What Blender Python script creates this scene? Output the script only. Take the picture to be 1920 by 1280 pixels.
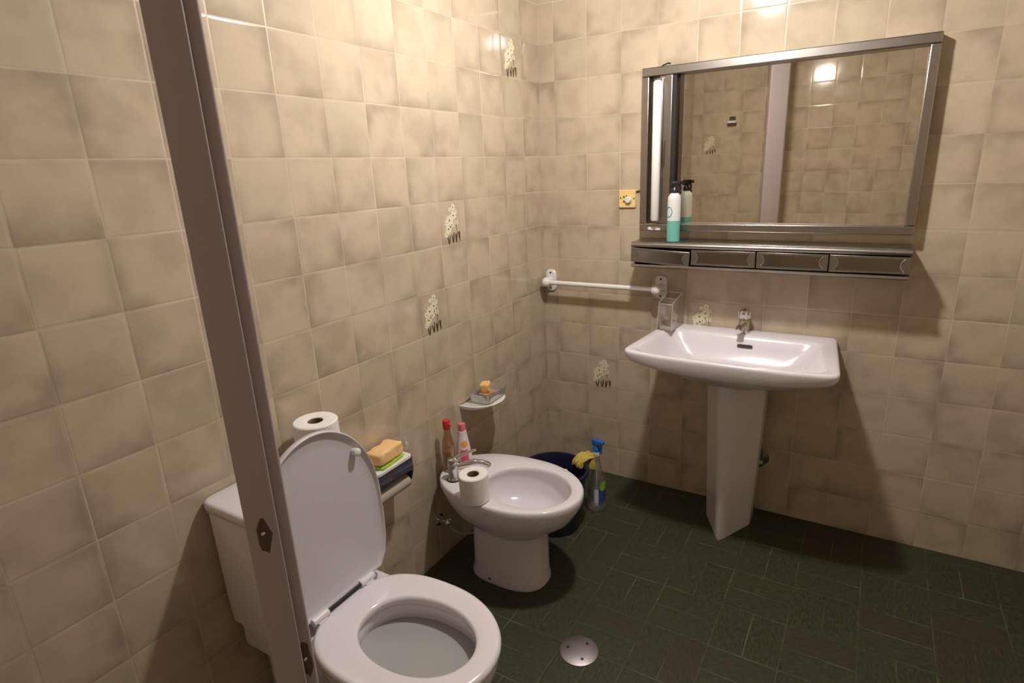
import bpy, bmesh, math, random
from mathutils import Vector, Matrix, noise as mnoise
C = bpy.context.scene
for o in list(bpy.data.objects): bpy.data.objects.remove(o, do_unlink=True)
col = C.collection
PI = math.pi
random.seed(7)

# ------------------------------------------------------------------ camera
CAM = Vector((1.304707, -2.379501, 1.442198))
yaw, pitch, roll, FPX = -0.5442391, -0.2881134, -0.0411986, 1089.7473
f = Vector((math.sin(yaw)*math.cos(pitch), math.cos(yaw)*math.cos(pitch), math.sin(pitch)))
r0 = Vector((math.cos(yaw), -math.sin(yaw), 0)); u0 = r0.cross(f)
rr = r0*math.cos(roll) + u0*math.sin(roll); uu = -r0*math.sin(roll) + u0*math.cos(roll)
cd = bpy.data.cameras.new('camera'); cam = bpy.data.objects.new('camera', cd); col.objects.link(cam)
cam.matrix_world = Matrix(((rr.x, uu.x, -f.x, CAM.x), (rr.y, uu.y, -f.y, CAM.y), (rr.z, uu.z, -f.z, CAM.z), (0, 0, 0, 1)))
cd.sensor_fit = 'HORIZONTAL'; cd.sensor_width = 36; cd.lens = FPX/1920*36
cd.shift_x = -(980-960)/1920       # the photograph's centre column
cd.clip_start = 0.02
C.camera = cam
# ------------------------------------------------------------------ world, exposure
w = bpy.data.worlds.new('world'); C.world = w; w.use_nodes = True
w.node_tree.nodes['Background'].inputs[0].default_value = (1, .9, .8, 1)
w.node_tree.nodes['Background'].inputs[1].default_value = 0.02
C.view_settings.view_transform = 'Standard'; C.view_settings.look = 'None'
C.view_settings.gamma = 1; C.view_settings.use_curve_mapping = False
C.view_settings.exposure = 0.80
LAMP = Vector((.78, -.88, 2.185)); LAMP_R = .052
LAMP_E = 370.0; LAMP_COL = (1.0, .935, .885)

# ------------------------------------------------------------------ helpers
def tagp(o, label=None, cat=None, group=None, kind=None):
    if label: o['label'] = label
    if cat: o['category'] = cat
    if group: o['group'] = group
    if kind: o['kind'] = kind
    return o
def thing(name, label, cat, loc=(0, 0, 0), rz=0, group=None):
    o = bpy.data.objects.new(name, None); col.objects.link(o); o.empty_display_size = .05
    o.location = loc; o.rotation_euler = (0, 0, rz)
    return tagp(o, label, cat, group)
def obj(name, bm, mats, parent=None, smooth=True, angle=40, sub=0, bevel=0):
    me = bpy.data.meshes.new(name)
    bmesh.ops.recalc_face_normals(bm, faces=bm.faces[:])
    bm.to_mesh(me); bm.free()
    o = bpy.data.objects.new(name, me); col.objects.link(o)
    for m in (mats if isinstance(mats, (list, tuple)) else [mats]): me.materials.append(m)
    if bevel:
        b = o.modifiers.new('b', 'BEVEL'); b.width = bevel; b.segments = 3; b.limit_method = 'ANGLE'; b.angle_limit = math.radians(40)
        b.harden_normals = False
    if sub:
        s = o.modifiers.new('s', 'SUBSURF'); s.levels = sub; s.render_levels = sub
    if smooth:
        for p in me.polygons: p.use_smooth = True
        if angle < 180:
            try: me.set_sharp_from_angle(angle=math.radians(angle))
            except Exception: pass
    if parent is not None: o.parent = parent
    return o
def struct(name, bm, m, parent=None, **k):
    o = obj(name, bm, m, parent, **k)
    if parent is None: o['kind'] = 'structure'
    return o
def box(bm, x0, x1, y0, y1, z0, z1, mi=0, M=None):
    vs = [bm.verts.new((x, y, z)) for x in (x0, x1) for y in (y0, y1) for z in (z0, z1)]
    if M is not None:
        for v in vs: v.co = M @ v.co
    for q in ((0, 1, 3, 2), (4, 6, 7, 5), (0, 4, 5, 1), (2, 3, 7, 6), (0, 2, 6, 4), (1, 5, 7, 3)):
        fc = bm.faces.new([vs[i] for i in q]); fc.material_index = mi
    return vs
def loft(bm, rings, cap0=True, cap1=True, mi=0, closed=True):
    R = [[bm.verts.new(p) for p in r] for r in rings]
    n = len(R[0])
    for i, (a, b) in enumerate(zip(R, R[1:])):
        m = mi[i] if isinstance(mi, (list, tuple)) else mi
        for j in range(n if closed else n-1):
            k = (j+1) % n
            fc = bm.faces.new((a[j], a[k], b[k], b[j])); fc.material_index = m
    m0 = mi[0] if isinstance(mi, (list, tuple)) else mi
    m1 = mi[-1] if isinstance(mi, (list, tuple)) else mi
    if cap0: bm.faces.new(R[0][::-1]).material_index = m0
    if cap1: bm.faces.new(R[-1]).material_index = m1
    return R
def lathe(bm, prof, n=40, c=(0, 0), mi=0, M=None, cap0=True, cap1=True):
    rings = []
    for r, z in prof:
        rings.append([Vector((c[0]+r*math.cos(2*PI*i/n), c[1]+r*math.sin(2*PI*i/n), z)) for i in range(n)])
    if M is not None: rings = [[M @ p for p in q] for q in rings]
    return loft(bm, rings, cap0, cap1, mi)
def tube(bm, pts, rad, n=16, mi=0, cap=True):
    pts = [Vector(p) for p in pts]; rings = []
    if not isinstance(rad, (list, tuple)): rad = [rad]*len(pts)
    prev = None
    for i, p in enumerate(pts):
        t = (pts[min(i+1, len(pts)-1)]-pts[max(i-1, 0)]).normalized()
        if prev is None:
            a = t.orthogonal().normalized()
        else:
            a = (prev - t*prev.dot(t)).normalized()
        prev = a; b = t.cross(a)
        rings.append([p+(a*math.cos(2*PI*k/n)+b*math.sin(2*PI*k/n))*rad[i] for k in range(n)])
    loft(bm, rings, cap, cap, mi)
def ball(bm, c, r, n=16, sc=(1, 1, 1), mi=0):
    g = bmesh.ops.create_uvsphere(bm, u_segments=n*2, v_segments=n, radius=r)
    for v in g['verts']: v.co = Vector((v.co.x*sc[0], v.co.y*sc[1], v.co.z*sc[2]))+Vector(c)
    for v in g['verts']:
        for fc in v.link_faces: fc.material_index = mi
def bez(pts, n=8):
    out = []
    P = [Vector(p) for p in pts]
    P = [P[0]*2-P[1]]+P+[P[-1]*2-P[-2]]
    for i in range(1, len(P)-2):
        for k in range(n):
            t = k/n
            out.append(.5*((2*P[i])+(-P[i-1]+P[i+1])*t+(2*P[i-1]-5*P[i]+4*P[i+1]-P[i+2])*t*t+(-P[i-1]+3*P[i]-3*P[i+1]+P[i+2])*t**3))
    out.append(P[-2]); return out
def roundpoly(pts, rad, n=8):
    """rounded polygon in 2D; rad one per corner"""
    out = []; N = len(pts)
    if not isinstance(rad, (list, tuple)): rad = [rad]*N
    for i in range(N):
        p = Vector(pts[i]).to_2d(); a = Vector(pts[i-1]).to_2d(); b = Vector(pts[(i+1) % N]).to_2d()
        d1 = (a-p).normalized(); d2 = (b-p).normalized()
        ang = d1.angle(d2)
        if rad[i] <= 0 or ang > PI-.01: out.append(p); continue
        t = rad[i]/math.tan(ang/2); t = min(t, (a-p).length*.49, (b-p).length*.49)
        s = p+d1*t; e = p+d2*t
        for k in range(n+1):
            u = k/n
            out.append((s*(1-u)**2+p*2*u*(1-u)+e*u*u))
    return out
def raycast(poly, c, N):
    """resample a star-shaped 2D outline to N points by angle from c"""
    c = Vector(c); res = []
    L = len(poly)
    for k in range(N):
        th = 2*PI*k/N; d = Vector((math.cos(th), math.sin(th))); best = None
        for i in range(L):
            a = poly[i]-c; b = poly[(i+1) % L]-c
            e = b-a; den = d.x*e.y-d.y*e.x
            if abs(den) < 1e-12: continue
            t = (a.x*e.y-a.y*e.x)/den; s = (a.x*d.y-a.y*d.x)/den
            if t > 0 and -1e-6 <= s <= 1+1e-6 and (best is None or t > best): best = t
        res.append(c+d*(best or 0))
    return res
def egg(cx, cy, lb, lf, hw, nb=2.5, nf=2.0, N=96):
    out = []
    for k in range(N):
        th = 2*PI*k/N; c_, s_ = math.cos(th), math.sin(th)
        n = nf if c_ > 0 else nb; l = lf if c_ > 0 else lb
        r = (abs(c_)**n+abs(s_)**n)**(-1/n)
        out.append(Vector((cx+l*c_*r, cy+hw*s_*r)))
    return out
def r3(p2, z): return [Vector((p.x, p.y, z)) for p in p2]
def scale2(p2, c, sx, sy=None):
    sy = sx if sy is None else sy
    return [Vector((c[0]+(p.x-c[0])*sx, c[1]+(p.y-c[1])*sy)) for p in p2]

# ------------------------------------------------------------------ materials
class N:
    def __init__(s, name):
        s.m = bpy.data.materials.new(name); s.m.use_nodes = True; s.t = s.m.node_tree
        s.b = s.t.nodes['Principled BSDF']; s.out = s.t.nodes['Material Output']
    def node(s, typ, **k):
        n = s.t.nodes.new(typ)
        for a, v in k.items(): setattr(n, a, v)
        return n
    def put(s, sock, v):
        if hasattr(v, 'is_output') or isinstance(v, bpy.types.NodeSocket): s.t.links.new(v, sock)
        else: sock.default_value = v
    def ma(s, op, a, b=0.0, c=None):
        n = s.node('ShaderNodeMath', operation=op); s.put(n.inputs[0], a); s.put(n.inputs[1], b)
        if c is not None: s.put(n.inputs[2], c)
        return n.outputs[0]
    def mix(s, fac, a, b):
        n = s.node('ShaderNodeMix', data_type='RGBA'); s.put(n.inputs[0], fac)
        for i, v in ((6, a), (7, b)):
            if isinstance(v, tuple) and len(v) == 3: v = v+(1,)
            s.put(n.inputs[i], v)
        return n.outputs[2]
    def mr(s, v, a, b, c=0.0, d=1.0, smooth=True):
        n = s.node('ShaderNodeMapRange'); n.interpolation_type = 'SMOOTHSTEP' if smooth else 'LINEAR'
        for i, x in enumerate((v, a, b, c, d)): s.put(n.inputs[i], x)
        return n.outputs[0]
    def noise(s, vec, scale, detail=3, rough=.5):
        n = s.node('ShaderNodeTexNoise'); s.put(n.inputs['Vector'], vec); n.inputs['Scale'].default_value = scale
        n.inputs['Detail'].default_value = detail; n.inputs['Roughness'].default_value = rough
        return n.outputs[0]
    def comb(s, x, y, z=0.0):
        n = s.node('ShaderNodeCombineXYZ')
        for i, v in enumerate((x, y, z)): s.put(n.inputs[i], v)
        return n.outputs[0]
    def pos(s):
        g = s.node('ShaderNodeNewGeometry'); p = s.node('ShaderNodeSeparateXYZ'); s.t.links.new(g.outputs['Position'], p.inputs[0])
        return g.outputs['Position'], p.outputs[0], p.outputs[1], p.outputs[2]
    def bump(s, h, st=.3, dist=.002):
        n = s.node('ShaderNodeBump'); n.inputs['Strength'].default_value = st; n.inputs['Distance'].default_value = dist
        s.put(n.inputs['Height'], h); s.t.links.new(n.outputs[0], s.b.inputs['Normal'])
def flat(name, c, rough=.4, metal=0, var=0, vscale=30, coat=0, bump=0, bscale=200, spec=None, sss=0):
    n = N(name); n.b.inputs['Roughness'].default_value = rough; n.b.inputs['Metallic'].default_value = metal
    if coat: n.b.inputs['Coat Weight'].default_value = coat; n.b.inputs['Coat Roughness'].default_value = .05
    if spec is not None: n.b.inputs['Specular IOR Level'].default_value = spec
    if sss: n.b.inputs['Subsurface Weight'].default_value = sss; n.b.inputs['Subsurface Radius'].default_value = (.01, .008, .005)
    tc = n.node('ShaderNodeTexCoord').outputs['Object']
    ns = n.noise(tc, vscale, 4)
    k = var or .04
    n.put(n.b.inputs['Base Color'], n.mix(ns, tuple(x*(1-k) for x in c), tuple(min(1, x*(1+k)) for x in c)))
    if bump: n.bump(n.noise(tc, bscale, 3), bump, .001)
    return n.m
def clear(name, tint=(1, 1, 1), gloss=.12, tr=.86, body=(.8, .8, .8)):
    """thin clear plastic or glass: see-through with a milky body and sharp reflections"""
    n = N(name); t = n.t; t.nodes.remove(n.b)
    tb = n.node('ShaderNodeBsdfTransparent'); tb.inputs[0].default_value = tint+(1,)
    db = n.node('ShaderNodeBsdfDiffuse'); db.inputs[0].default_value = body+(1,)
    gb = n.node('ShaderNodeBsdfGlossy'); gb.inputs['Roughness'].default_value = .06
    lw = n.node('ShaderNodeLayerWeight'); lw.inputs[0].default_value = .35
    tc = n.node('ShaderNodeTexCoord').outputs['Object']
    ns = n.mr(n.noise(tc, 25, 3), .35, .75, 1-tr-.04, 1-tr+.08)
    m1 = n.node('ShaderNodeMixShader'); n.put(m1.inputs[0], ns); t.links.new(tb.outputs[0], m1.inputs[1]); t.links.new(db.outputs[0], m1.inputs[2])
    m2 = n.node('ShaderNodeMixShader'); n.put(m2.inputs[0], n.mr(lw.outputs['Facing'], 0., 1., gloss*.5, .75, False))
    t.links.new(m1.outputs[0], m2.inputs[1]); t.links.new(gb.outputs[0], m2.inputs[2]); t.links.new(m2.outputs[0], n.out.inputs[0])
    return n.m

TL = .15
def tile_mat(name, axis, off):
    n = N(name); P, x, y, z = n.pos()
    u = n.ma('DIVIDE', n.ma('SUBTRACT', x if axis == 'x' else y, off), TL)
    v = n.ma('DIVIDE', n.ma('ADD', z, .0075), TL)
    # slightly wavy joints
    fu0, fv0 = n.ma('FLOOR', u), n.ma('FLOOR', v)
    fu = n.ma('FRACT', u); fv = n.ma('FRACT', v)
    wn = n.node('ShaderNodeTexWhiteNoise', noise_dimensions='2D'); n.put(wn.inputs['Vector'], n.comb(n.ma('ADD', fu0, .5), n.ma('ADD', fv0, .5)))
    rnd = wn.outputs['Value']
    sc = n.node('ShaderNodeSeparateColor'); n.t.links.new(wn.outputs['Color'], sc.inputs[0])
    ra, rb, rc = sc.outputs
    du = n.ma('MINIMUM', fu, n.ma('SUBTRACT', 1, fu)); dv = n.ma('MINIMUM', fv, n.ma('SUBTRACT', 1, fv))
    d = n.ma('MINIMUM', du, dv)
    grout = n.mr(d, .007, .014, 1, 0)
    # cloudy glaze, a cloud of its own on every tile, browner towards one random side
    vec = n.comb(n.ma('ADD', u, n.ma('MULTIPLY', ra, 37.)), n.ma('ADD', v, n.ma('MULTIPLY', rb, 53.)), n.ma('MULTIPLY', rnd, 11.))
    cloud = n.noise(vec, 1.6, 4, .5)
    th = n.ma('MULTIPLY', rc, 6.283)
    side = n.ma('ADD', n.ma('MULTIPLY', n.ma('SUBTRACT', fu, .5), n.ma('COSINE', th)), n.ma('MULTIPLY', n.ma('SUBTRACT', fv, .5), n.ma('SINE', th)))
    edge = n.mr(d, .0, .30, 1, 0)
    fac = n.ma('ADD', n.ma('MULTIPLY', n.mr(cloud, .38, .68), .50), n.ma('MULTIPLY', n.ma('MULTIPLY', n.mr(side, -.05, .5), edge), .66))
    fac = n.ma('ADD', fac, n.ma('MULTIPLY', n.ma('SUBTRACT', ra, .5), .16))
    c = n.mix(n.mr(fac, 0, 1.1, 0, 1, False), WALL_L, WALL_D)
    c = n.mix(n.mr(rb, .55, 1., 0, .32), c, WALL_G)
    fine = n.noise(P, 60, 5, .6)
    c = n.mix(n.mr(fine, .45, .75, 0, .10), c, (.42, .33, .23))
    gn = n.noise(P, 4.0, 3)
    c = n.mix(n.ma('MULTIPLY', grout, n.mr(gn, .40, .68, .0, .7)), c, (.66, .57, .44))
    n.put(n.b.inputs['Base Color'], c)
    n.put(n.b.inputs['Roughness'], n.ma('ADD', n.ma('MULTIPLY', grout, .4), n.mr(gn, .2, .8, .055, .11)))
    n.b.inputs['Specular IOR Level'].default_value = .5
    # every tile is set at a slightly different tilt, its face slightly wavy, the joint sunk
    tilt = n.ma('ADD', n.ma('MULTIPLY', n.ma('SUBTRACT', fu, .5), n.ma('SUBTRACT', ra, .5)), n.ma('MULTIPLY', n.ma('SUBTRACT', fv, .5), n.ma('SUBTRACT', rc, .5)))
    h = n.ma('ADD', n.ma('MULTIPLY', tilt, .5), n.ma('MULTIPLY', n.noise(vec, 1.8, 1), .22))
    h = n.ma('ADD', h, n.mr(d, .008, .04, 0, .35))
    n.bump(h, .35, .003)
    return n.m
WALL_L = (.555, .455, .335); WALL_D = (.36, .29, .21); WALL_G = (.45, .41, .285)
def floor_mat():
    n = N('green_basketweave_tiles'); P, x, y, z = n.pos()
    u = n.ma('DIVIDE', n.ma('SUBTRACT', x, .008), .2); v = n.ma('DIVIDE', n.ma('ADD', y, .053), .2)
    iu, iv = n.ma('FLOOR', u), n.ma('FLOOR', v); fu, fv = n.ma('FRACT', u), n.ma('FRACT', v)
    par = n.ma('ABSOLUTE', n.ma('MODULO', n.ma('ADD', iu, iv), 2.0))
    # cell (4,-4) is split by a horizontal joint: even parity -> split in v
    def m1(a): return n.ma('MINIMUM', a, n.ma('SUBTRACT', 1, a))
    def m2(a): return n.ma('MINIMUM', m1(a), n.ma('ABSOLUTE', n.ma('SUBTRACT', a, .5)))
    even = n.ma('MINIMUM', m1(fu), m2(fv)); odd = n.ma('MINIMUM', m2(fu), m1(fv))
    d = n.ma('ADD', n.ma('MULTIPLY', even, n.ma('SUBTRACT', 1, par)), n.ma('MULTIPLY', odd, par))
    half = n.ma('ADD', n.ma('MULTIPLY', n.ma('FLOOR', n.ma('MULTIPLY', fv, 2)), n.ma('SUBTRACT', 1, par)), n.ma('MULTIPLY', n.ma('FLOOR', n.ma('MULTIPLY', fu, 2)), par))
    wn = n.node('ShaderNodeTexWhiteNoise', noise_dimensions='3D'); n.put(wn.inputs['Vector'], n.comb(n.ma('ADD', iu, .5), n.ma('ADD', iv, .5), n.ma('ADD', half, .5)))
    grout = n.mr(d, .006, .016, 1, 0)
    # fibrous streaks along each brick
    st1 = n.noise(n.comb(n.ma('MULTIPLY', x, 2.), n.ma('MULTIPLY', y, 9.), 0.), 22, 5, .7)
    st2 = n.noise(n.comb(n.ma('MULTIPLY', x, 9.), n.ma('MULTIPLY', y, 2.), 0.), 22, 5, .7)
    st = n.ma('ADD', n.ma('MULTIPLY', st1, n.ma('SUBTRACT', 1, par)), n.ma('MULTIPLY', st2, par))
    c = n.mix(n.mr(st, .35, .68), (.022, .028, .013), (.060, .070, .033))
    c = n.mix(n.ma('MULTIPLY', wn.outputs['Value'], .35), c, (.042, .036, .022))
    gn = n.noise(P, 5, 4, .6)
    c = n.mix(n.ma('MULTIPLY', grout, n.mr(gn, .45, .68, .10, .75)), c, (.13, .13, .085))
    n.put(n.b.inputs['Base Color'], c)
    n.put(n.b.inputs['Roughness'], n.mr(st, .3, .7, .5, .7))
    n.b.inputs['Specular IOR Level'].default_value = .35
    n.bump(n.ma('ADD', n.ma('MULTIPLY', st, .5), n.mr(d, .004, .03, 0, .8)), .5, .002)
    return n.m

M = {}
M['tile_left'] = tile_mat('beige_tiles_left', 'y', 0.0)
M['tile_back'] = tile_mat('beige_tiles_back', 'x', .0731)
M['floor'] = floor_mat()
M['ceiling'] = flat('painted_plaster', (.28, .26, .23), .8, bump=.2)
M['porcelain'] = flat('glazed_white_porcelain', (.76, .725, .765), .16, coat=.5, var=.015, vscale=6)
M['white_plastic'] = flat('white_plastic', (.74, .72, .74), .3, var=.02)
M['lid_plastic'] = flat('lid_plastic', (.60, .57, .60), .32, var=.02, vscale=5)
M['enamel'] = flat('white_enamel', (.80, .78, .76), .22, coat=.4)
M['chrome'] = flat('chrome', (.72, .71, .70), .12, 1)
M['steel'] = flat('brushed_steel', (.40, .37, .34), .30, 1, var=.08, vscale=15)
M['steel_dark'] = flat('tarnished_steel', (.26, .235, .21), .34, 1, var=.12, vscale=12)
M['mirror'] = flat('mirror_glass', (.88, .84, .76), .015, 1, var=.004)
M['mirror_smoked'] = flat('smoked_mirror_glass', (.30, .27, .22), .12, 1, var=.02)
M['dark'] = flat('dark_gap', (.012, .010, .009), .6)
M['black'] = flat('black_plastic', (.015, .014, .016), .3)
M['tube'] = flat('frosted_white_tube', (.86, .84, .84), .35)
M['paper'] = flat('toilet_paper', (.82, .79, .76), .95, bump=.5, bscale=150, sss=.1)
M['card'] = flat('brown_cardboard', (.20, .135, .085), .9, bump=.3)
M['card_light'] = flat('grey_cardboard', (.42, .36, .30), .85, bump=.3)
M['paint'] = flat('mauve_white_door_paint', (.40, .345, .35), .38, var=.05, vscale=8, bump=.15, bscale=30)
M['chip'] = flat('chipped_wood', (.10, .065, .045), .8, var=.3)
M['sponge'] = flat('yellow_sponge_foam', (.86, .56, .25), .95, var=.12, vscale=60, bump=.8, bscale=220)
M['scourer'] = flat('green_scouring_pad', (.38, .60, .05), .9, var=.25, vscale=90, bump=.8, bscale=300)
M['soap'] = flat('orange_yellow_sponge', (.85, .50, .18), .8, var=.2, vscale=50, bump=.6)
M['red'] = flat('red_plastic_cap', (.55, .02, .03), .3, coat=.3)
M['pink'] = flat('pink_plastic_cap', (.72, .16, .22), .35)
M['pinkwhite'] = flat('pale_pink_bottle', (.78, .66, .70), .35)
M['orange'] = flat('orange_print', (.90, .38, .06), .5)
M['magenta'] = flat('pink_print', (.70, .10, .20), .5, var=.4, vscale=120)
M['amber'] = clear('amber_liquid_bottle', (.74, .56, .38), .25, .86, (.55, .36, .18))
M['clear'] = clear('clear_plastic', (.93, .93, .92), .15, .88)
M['clear_holder'] = clear('clear_acrylic', (.97, .95, .93), .14, .93, (.8, .72, .68))
M['clear_tray'] = clear('ribbed_clear_plastic', (.86, .85, .82), .2, .66, (.75, .72, .70))
M['rim_gloss'] = clear('clear_acrylic_edge', (.95, .93, .90), .6, .50, (.9, .85, .80))
M['blue'] = flat('blue_plastic', (.02, .13, .55), .35)
M['navy'] = flat('navy_bucket_plastic', (.012, .013, .045), .35)
M['yellow_cloth'] = flat('yellow_cloth', (.62, .50, .10), .9, var=.25, vscale=60, bump=.5)
M['lime'] = flat('lime_print', (.25, .55, .03), .5)
M['labelblue'] = flat('blue_print', (.04, .07, .35), .5, var=.4, vscale=120)
M['labelwhite'] = flat('white_print', (.7, .72, .72), .5)
M['teal'] = flat('teal_liquid_in_plastic', (.16, .50, .44), .3, coat=.3)
M['milky'] = flat('milky_plastic', (.72, .74, .72), .3, coat=.3)
M['tealprint'] = flat('teal_blue_print', (.05, .42, .50), .5)
M['socket'] = flat('yellowed_plastic', (.84, .60, .24), .4)
M['petal'] = flat('cream_petal_glaze', (.74, .69, .50), .25, var=.08, vscale=200)
M['stem'] = flat('dark_olive_glaze', (.075, .055, .022), .3, var=.3, vscale=200)
M['bar'] = M['enamel']
M['smoke_cover'] = flat('dark_blue_grey_plastic', (.045, .042, .060), .18, coat=.4)
M['rubber'] = flat('grey_hose', (.30, .30, .31), .4, .4)
mg = N('lit_globe_glass'); mg.b.inputs['Base Color'].default_value = (.9, .88, .82, 1)
mg.b.inputs['Emission Color'].default_value = LAMP_COL+(1,); mg.b.inputs['Emission Strength'].default_value = LAMP_E
M['globe'] = mg.m

# ------------------------------------------------------------------ room shell
XR, YF, H = 1.95, -2.52, 2.32
def slab(name, m, *b):
    bm = bmesh.new(); box(bm, *b); return struct(name, bm, m, smooth=False)
floor = slab('floor', M['floor'], -.1, XR+.1, YF-.1, .1, -.1, 0)
ceil = slab('ceiling', M['ceiling'], -.1, XR+.1, YF-.1, .1, H, H+.1)
wall_l = slab('wall_left', M['tile_left'], -.1, 0, YF-.1, 0, 0, H)
wall_b = slab('wall_back', M['tile_back'], -.1, XR+.1, 0, .1, 0, H)
wall_r = slab('wall_right', M['tile_left'], XR, XR+.1, YF-.1, 0, 0, H)
wall_f = slab('wall_front', M['tile_back'], 0, XR, YF-.1, YF, 0, H)
# closed door in the right-hand wall
XD = XR
bm = bmesh.new(); box(bm, XD-.03, XD-.001, -2.35, -1.63, .005, 2.02)
for z0, z1 in ((.15, .9), (1.05, 1.9)):
    box(bm, XD-.038, XD-.03, -2.25, -1.73, z0, z1)
dr = struct('door_1', bm, M['paint'], smooth=False)
bm = bmesh.new(); tube(bm, [(XD-.03, -1.70, 1.03), (XD-.07, -1.70, 1.03)], .009); tube(bm, [(XD-.07, -1.70, 1.03), (XD-.07, -1.81, 1.03)], .008)
obj('door_handle', bm, M['chrome'], dr)
bm = bmesh.new()
box(bm, XD-.035, XD-.001, -2.42, -2.35, 0, 2.09); box(bm, XD-.035, XD-.001, -1.63, -1.56, 0, 2.09); box(bm, XD-.035, XD-.001, -2.35, -1.63, 2.02, 2.09)
struct('trim_2', bm, M['paint'], smooth=False)
# narrow painted upright seen edge-on at the left of the view
A = Vector((.745, -2.0)); B = Vector((.645, -1.936))
d = (B-A).normalized(); nrm = Vector((d.y, -d.x))   # points away from the room centre
if nrm.dot(Vector((-1, -1))) < 0: nrm = -nrm
T = .044; A -= Vector((.0, .0)); A += nrm*.006; B += nrm*.006
pl = [A, B, B+nrm*T*.75, A+nrm*T-d*.0]
bm = bmesh.new(); loft(bm, [r3(roundpoly([tuple(p) for p in pl], .006, 4), z) for z in (0, H)])
# a stop bead along the near edge
q = [A-d*.010+nrm*.014, A+nrm*.014, A+nrm*(T+.004), A-d*.010+nrm*(T+.004)]
loft(bm, [r3(roundpoly([tuple(p) for p in q], .003, 3), z) for z in (0, H)])
post = struct('trim_1', bm, M['paint'])
def post_pt(t, out, z):     # t across thickness, out towards the camera
    p = A+nrm*t-d*out; return Vector((p.x, p.y, z))
def lump(bm, c, sx, sz, dep, seed, mi=0):
    random.seed(seed); n = 14; ax = nrm; oz = Vector((0, 0, 1)); fd = -d
    rim, mid = [], []
    for k in range(n):
        a = 2*PI*k/n; r = 1+.35*(random.random()-.5)
        off = Vector((ax.x, ax.y, 0))*math.cos(a)*sx*r+oz*math.sin(a)*sz*r
        rim.append(c+off); mid.append(c+off*.6+Vector((fd.x, fd.y, 0))*dep)
    loft(bm, [rim, mid], True, True, mi)
for (t, z, sx, sz, sd, mi) in ((.030, 1.045, .008, .022, 3, 'chip'), (.010, .845, .007, .026, 5, 'chip')):
    bm = bmesh.new(); lump(bm, post_pt(t, .0102 if t > .014 else .0002, z), sx, sz, .0015, sd)
    o = obj('lock_recess', bm, M[mi], post); o['label'] = 'dark chipped lock recess'
    bm = bmesh.new(); ball(bm, post_pt(t+.001, .0125 if t > .014 else .0025, z+.004), .0028, 8)
    obj('screw', bm, M['chrome'], post)

# ------------------------------------------------------------------ flower motifs baked into single tiles
def flower(parent, wall, a0, z0, s=TL):
    """wall 'L': tile spans y a0..a0+s on x=0 ; 'B': x a0..a0+s on y=0 ; 'F' on y=YF"""
    bm = bmesh.new(); e = .0009
    def P(u, v, h=0):
        if wall == 'L': return Vector((e+h, a0+u*s, z0+v*s))
        if wall == 'B': return Vector((a0+u*s, -e-h, z0+v*s))
        return Vector((a0+u*s, YF+e+h, z0+v*s))
    def disc(u, v, ru, rv, ang, mi, h, n=8):
        ring = []
        for k in range(n):
            t = 2*PI*k/n; x = ru*math.cos(t); y = rv*math.sin(t)
            ring.append((u+x*math.cos(ang)-y*math.sin(ang), v+x*math.sin(ang)+y*math.cos(ang)))
        loft(bm, [[P(a, b, 0-.0008) for a, b in ring], [P(a, b, h) for a, b in ring]], False, True, mi)
    random.seed(11)
    fl = [(.30, .36, .115), (.36, .56, .125), (.52, .66, .12), (.53, .85, .085), (.40, .80, .06), (.62, .50, .07), (.24, .50, .08), (.22, .24, .08), (.44, .45, .09), (.62, .74, .06), (.67, .60, .02)]
    for (u, v, r) in fl:
        k = 9 if r > .05 else 5; ph = random.random()*6
        for i in range(k):
            a = ph+2*PI*i/k+random.uniform(-.12, .12)
            disc(u+math.cos(a)*r*.62, v+math.sin(a)*r*.62, r*.46, r*.25, a, 0, .00035+.00003*i)
        if r > .08: disc(u, v, r*.14, r*.14, 0, 1, .0007)
    for (u, v, a, L, w_) in [(.27, .12, 1.75, .10, .014), (.33, .10, 1.35, .12, .016), (.44, .12, 1.8, .11, .015), (.49, .15, 1.45, .13, .017), (.58, .13, 1.65, .12, .020),
                             (.62, .16, 1.35, .12, .016), (.71, .16, 1.75, .12, .018), (.73, .18, 1.5, .10, .014), (.62, .45, 1.62, .16, .006)]:
        disc(u, v, L, w_, a, 1, .0006)
    o = obj('flower_motif', bm, [M['petal'], M['stem']], parent, smooth=False)
    o['label'] = 'cream daisies with dark stems printed on a tile'
for y0, z0 in ((-.75, 1.1925), (-.90, .8925), (-.30, 1.7925)): flower(wall_l, 'L', y0, z0)
for x0, z0 in ((.2231, .4425), (.6731, .7425)): flower(wall_b, 'B', x0, z0)
flower(wall_f, 'F', .0731, 1.4925)

# ------------------------------------------------------------------ ceiling lamp
lt = thing('ceiling_lamp', 'round glowing glass globe lamp hanging from the ceiling', 'lamp', (LAMP.x, LAMP.y, H))
bm = bmesh.new(); lathe(bm, [(.055, 0), (.055, -.012), (.045, -.02), (.02, -.03), (.014, -.05), (.014, LAMP.z-H+LAMP_R-.012)]); obj('ceiling_rose', bm, M['enamel'], lt)
bm = bmesh.new(); ball(bm, (0, 0, LAMP.z-H), LAMP_R, 20, (1, 1, 1)); obj('globe', bm, M['globe'], lt)
bm = bmesh.new(); zc = LAMP.z-H; Rc = LAMP_R+.006
rc_ = [(Rc*math.cos(a), zc+Rc*math.sin(a)) for a in [rad_*PI/180 for rad_ in range(12, 85, 8)]]
lathe(bm, rc_+[(.012, zc+Rc)]+[(.012, zc+Rc-.002)]+[(p[0]-.002, p[1]-.001) for p in rc_[::-1]], cap0=False, cap1=False); obj('light_blocking_cap', bm, M['enamel'], lt)  # unseen cap added to keep the lamp's light off the ceiling

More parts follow.
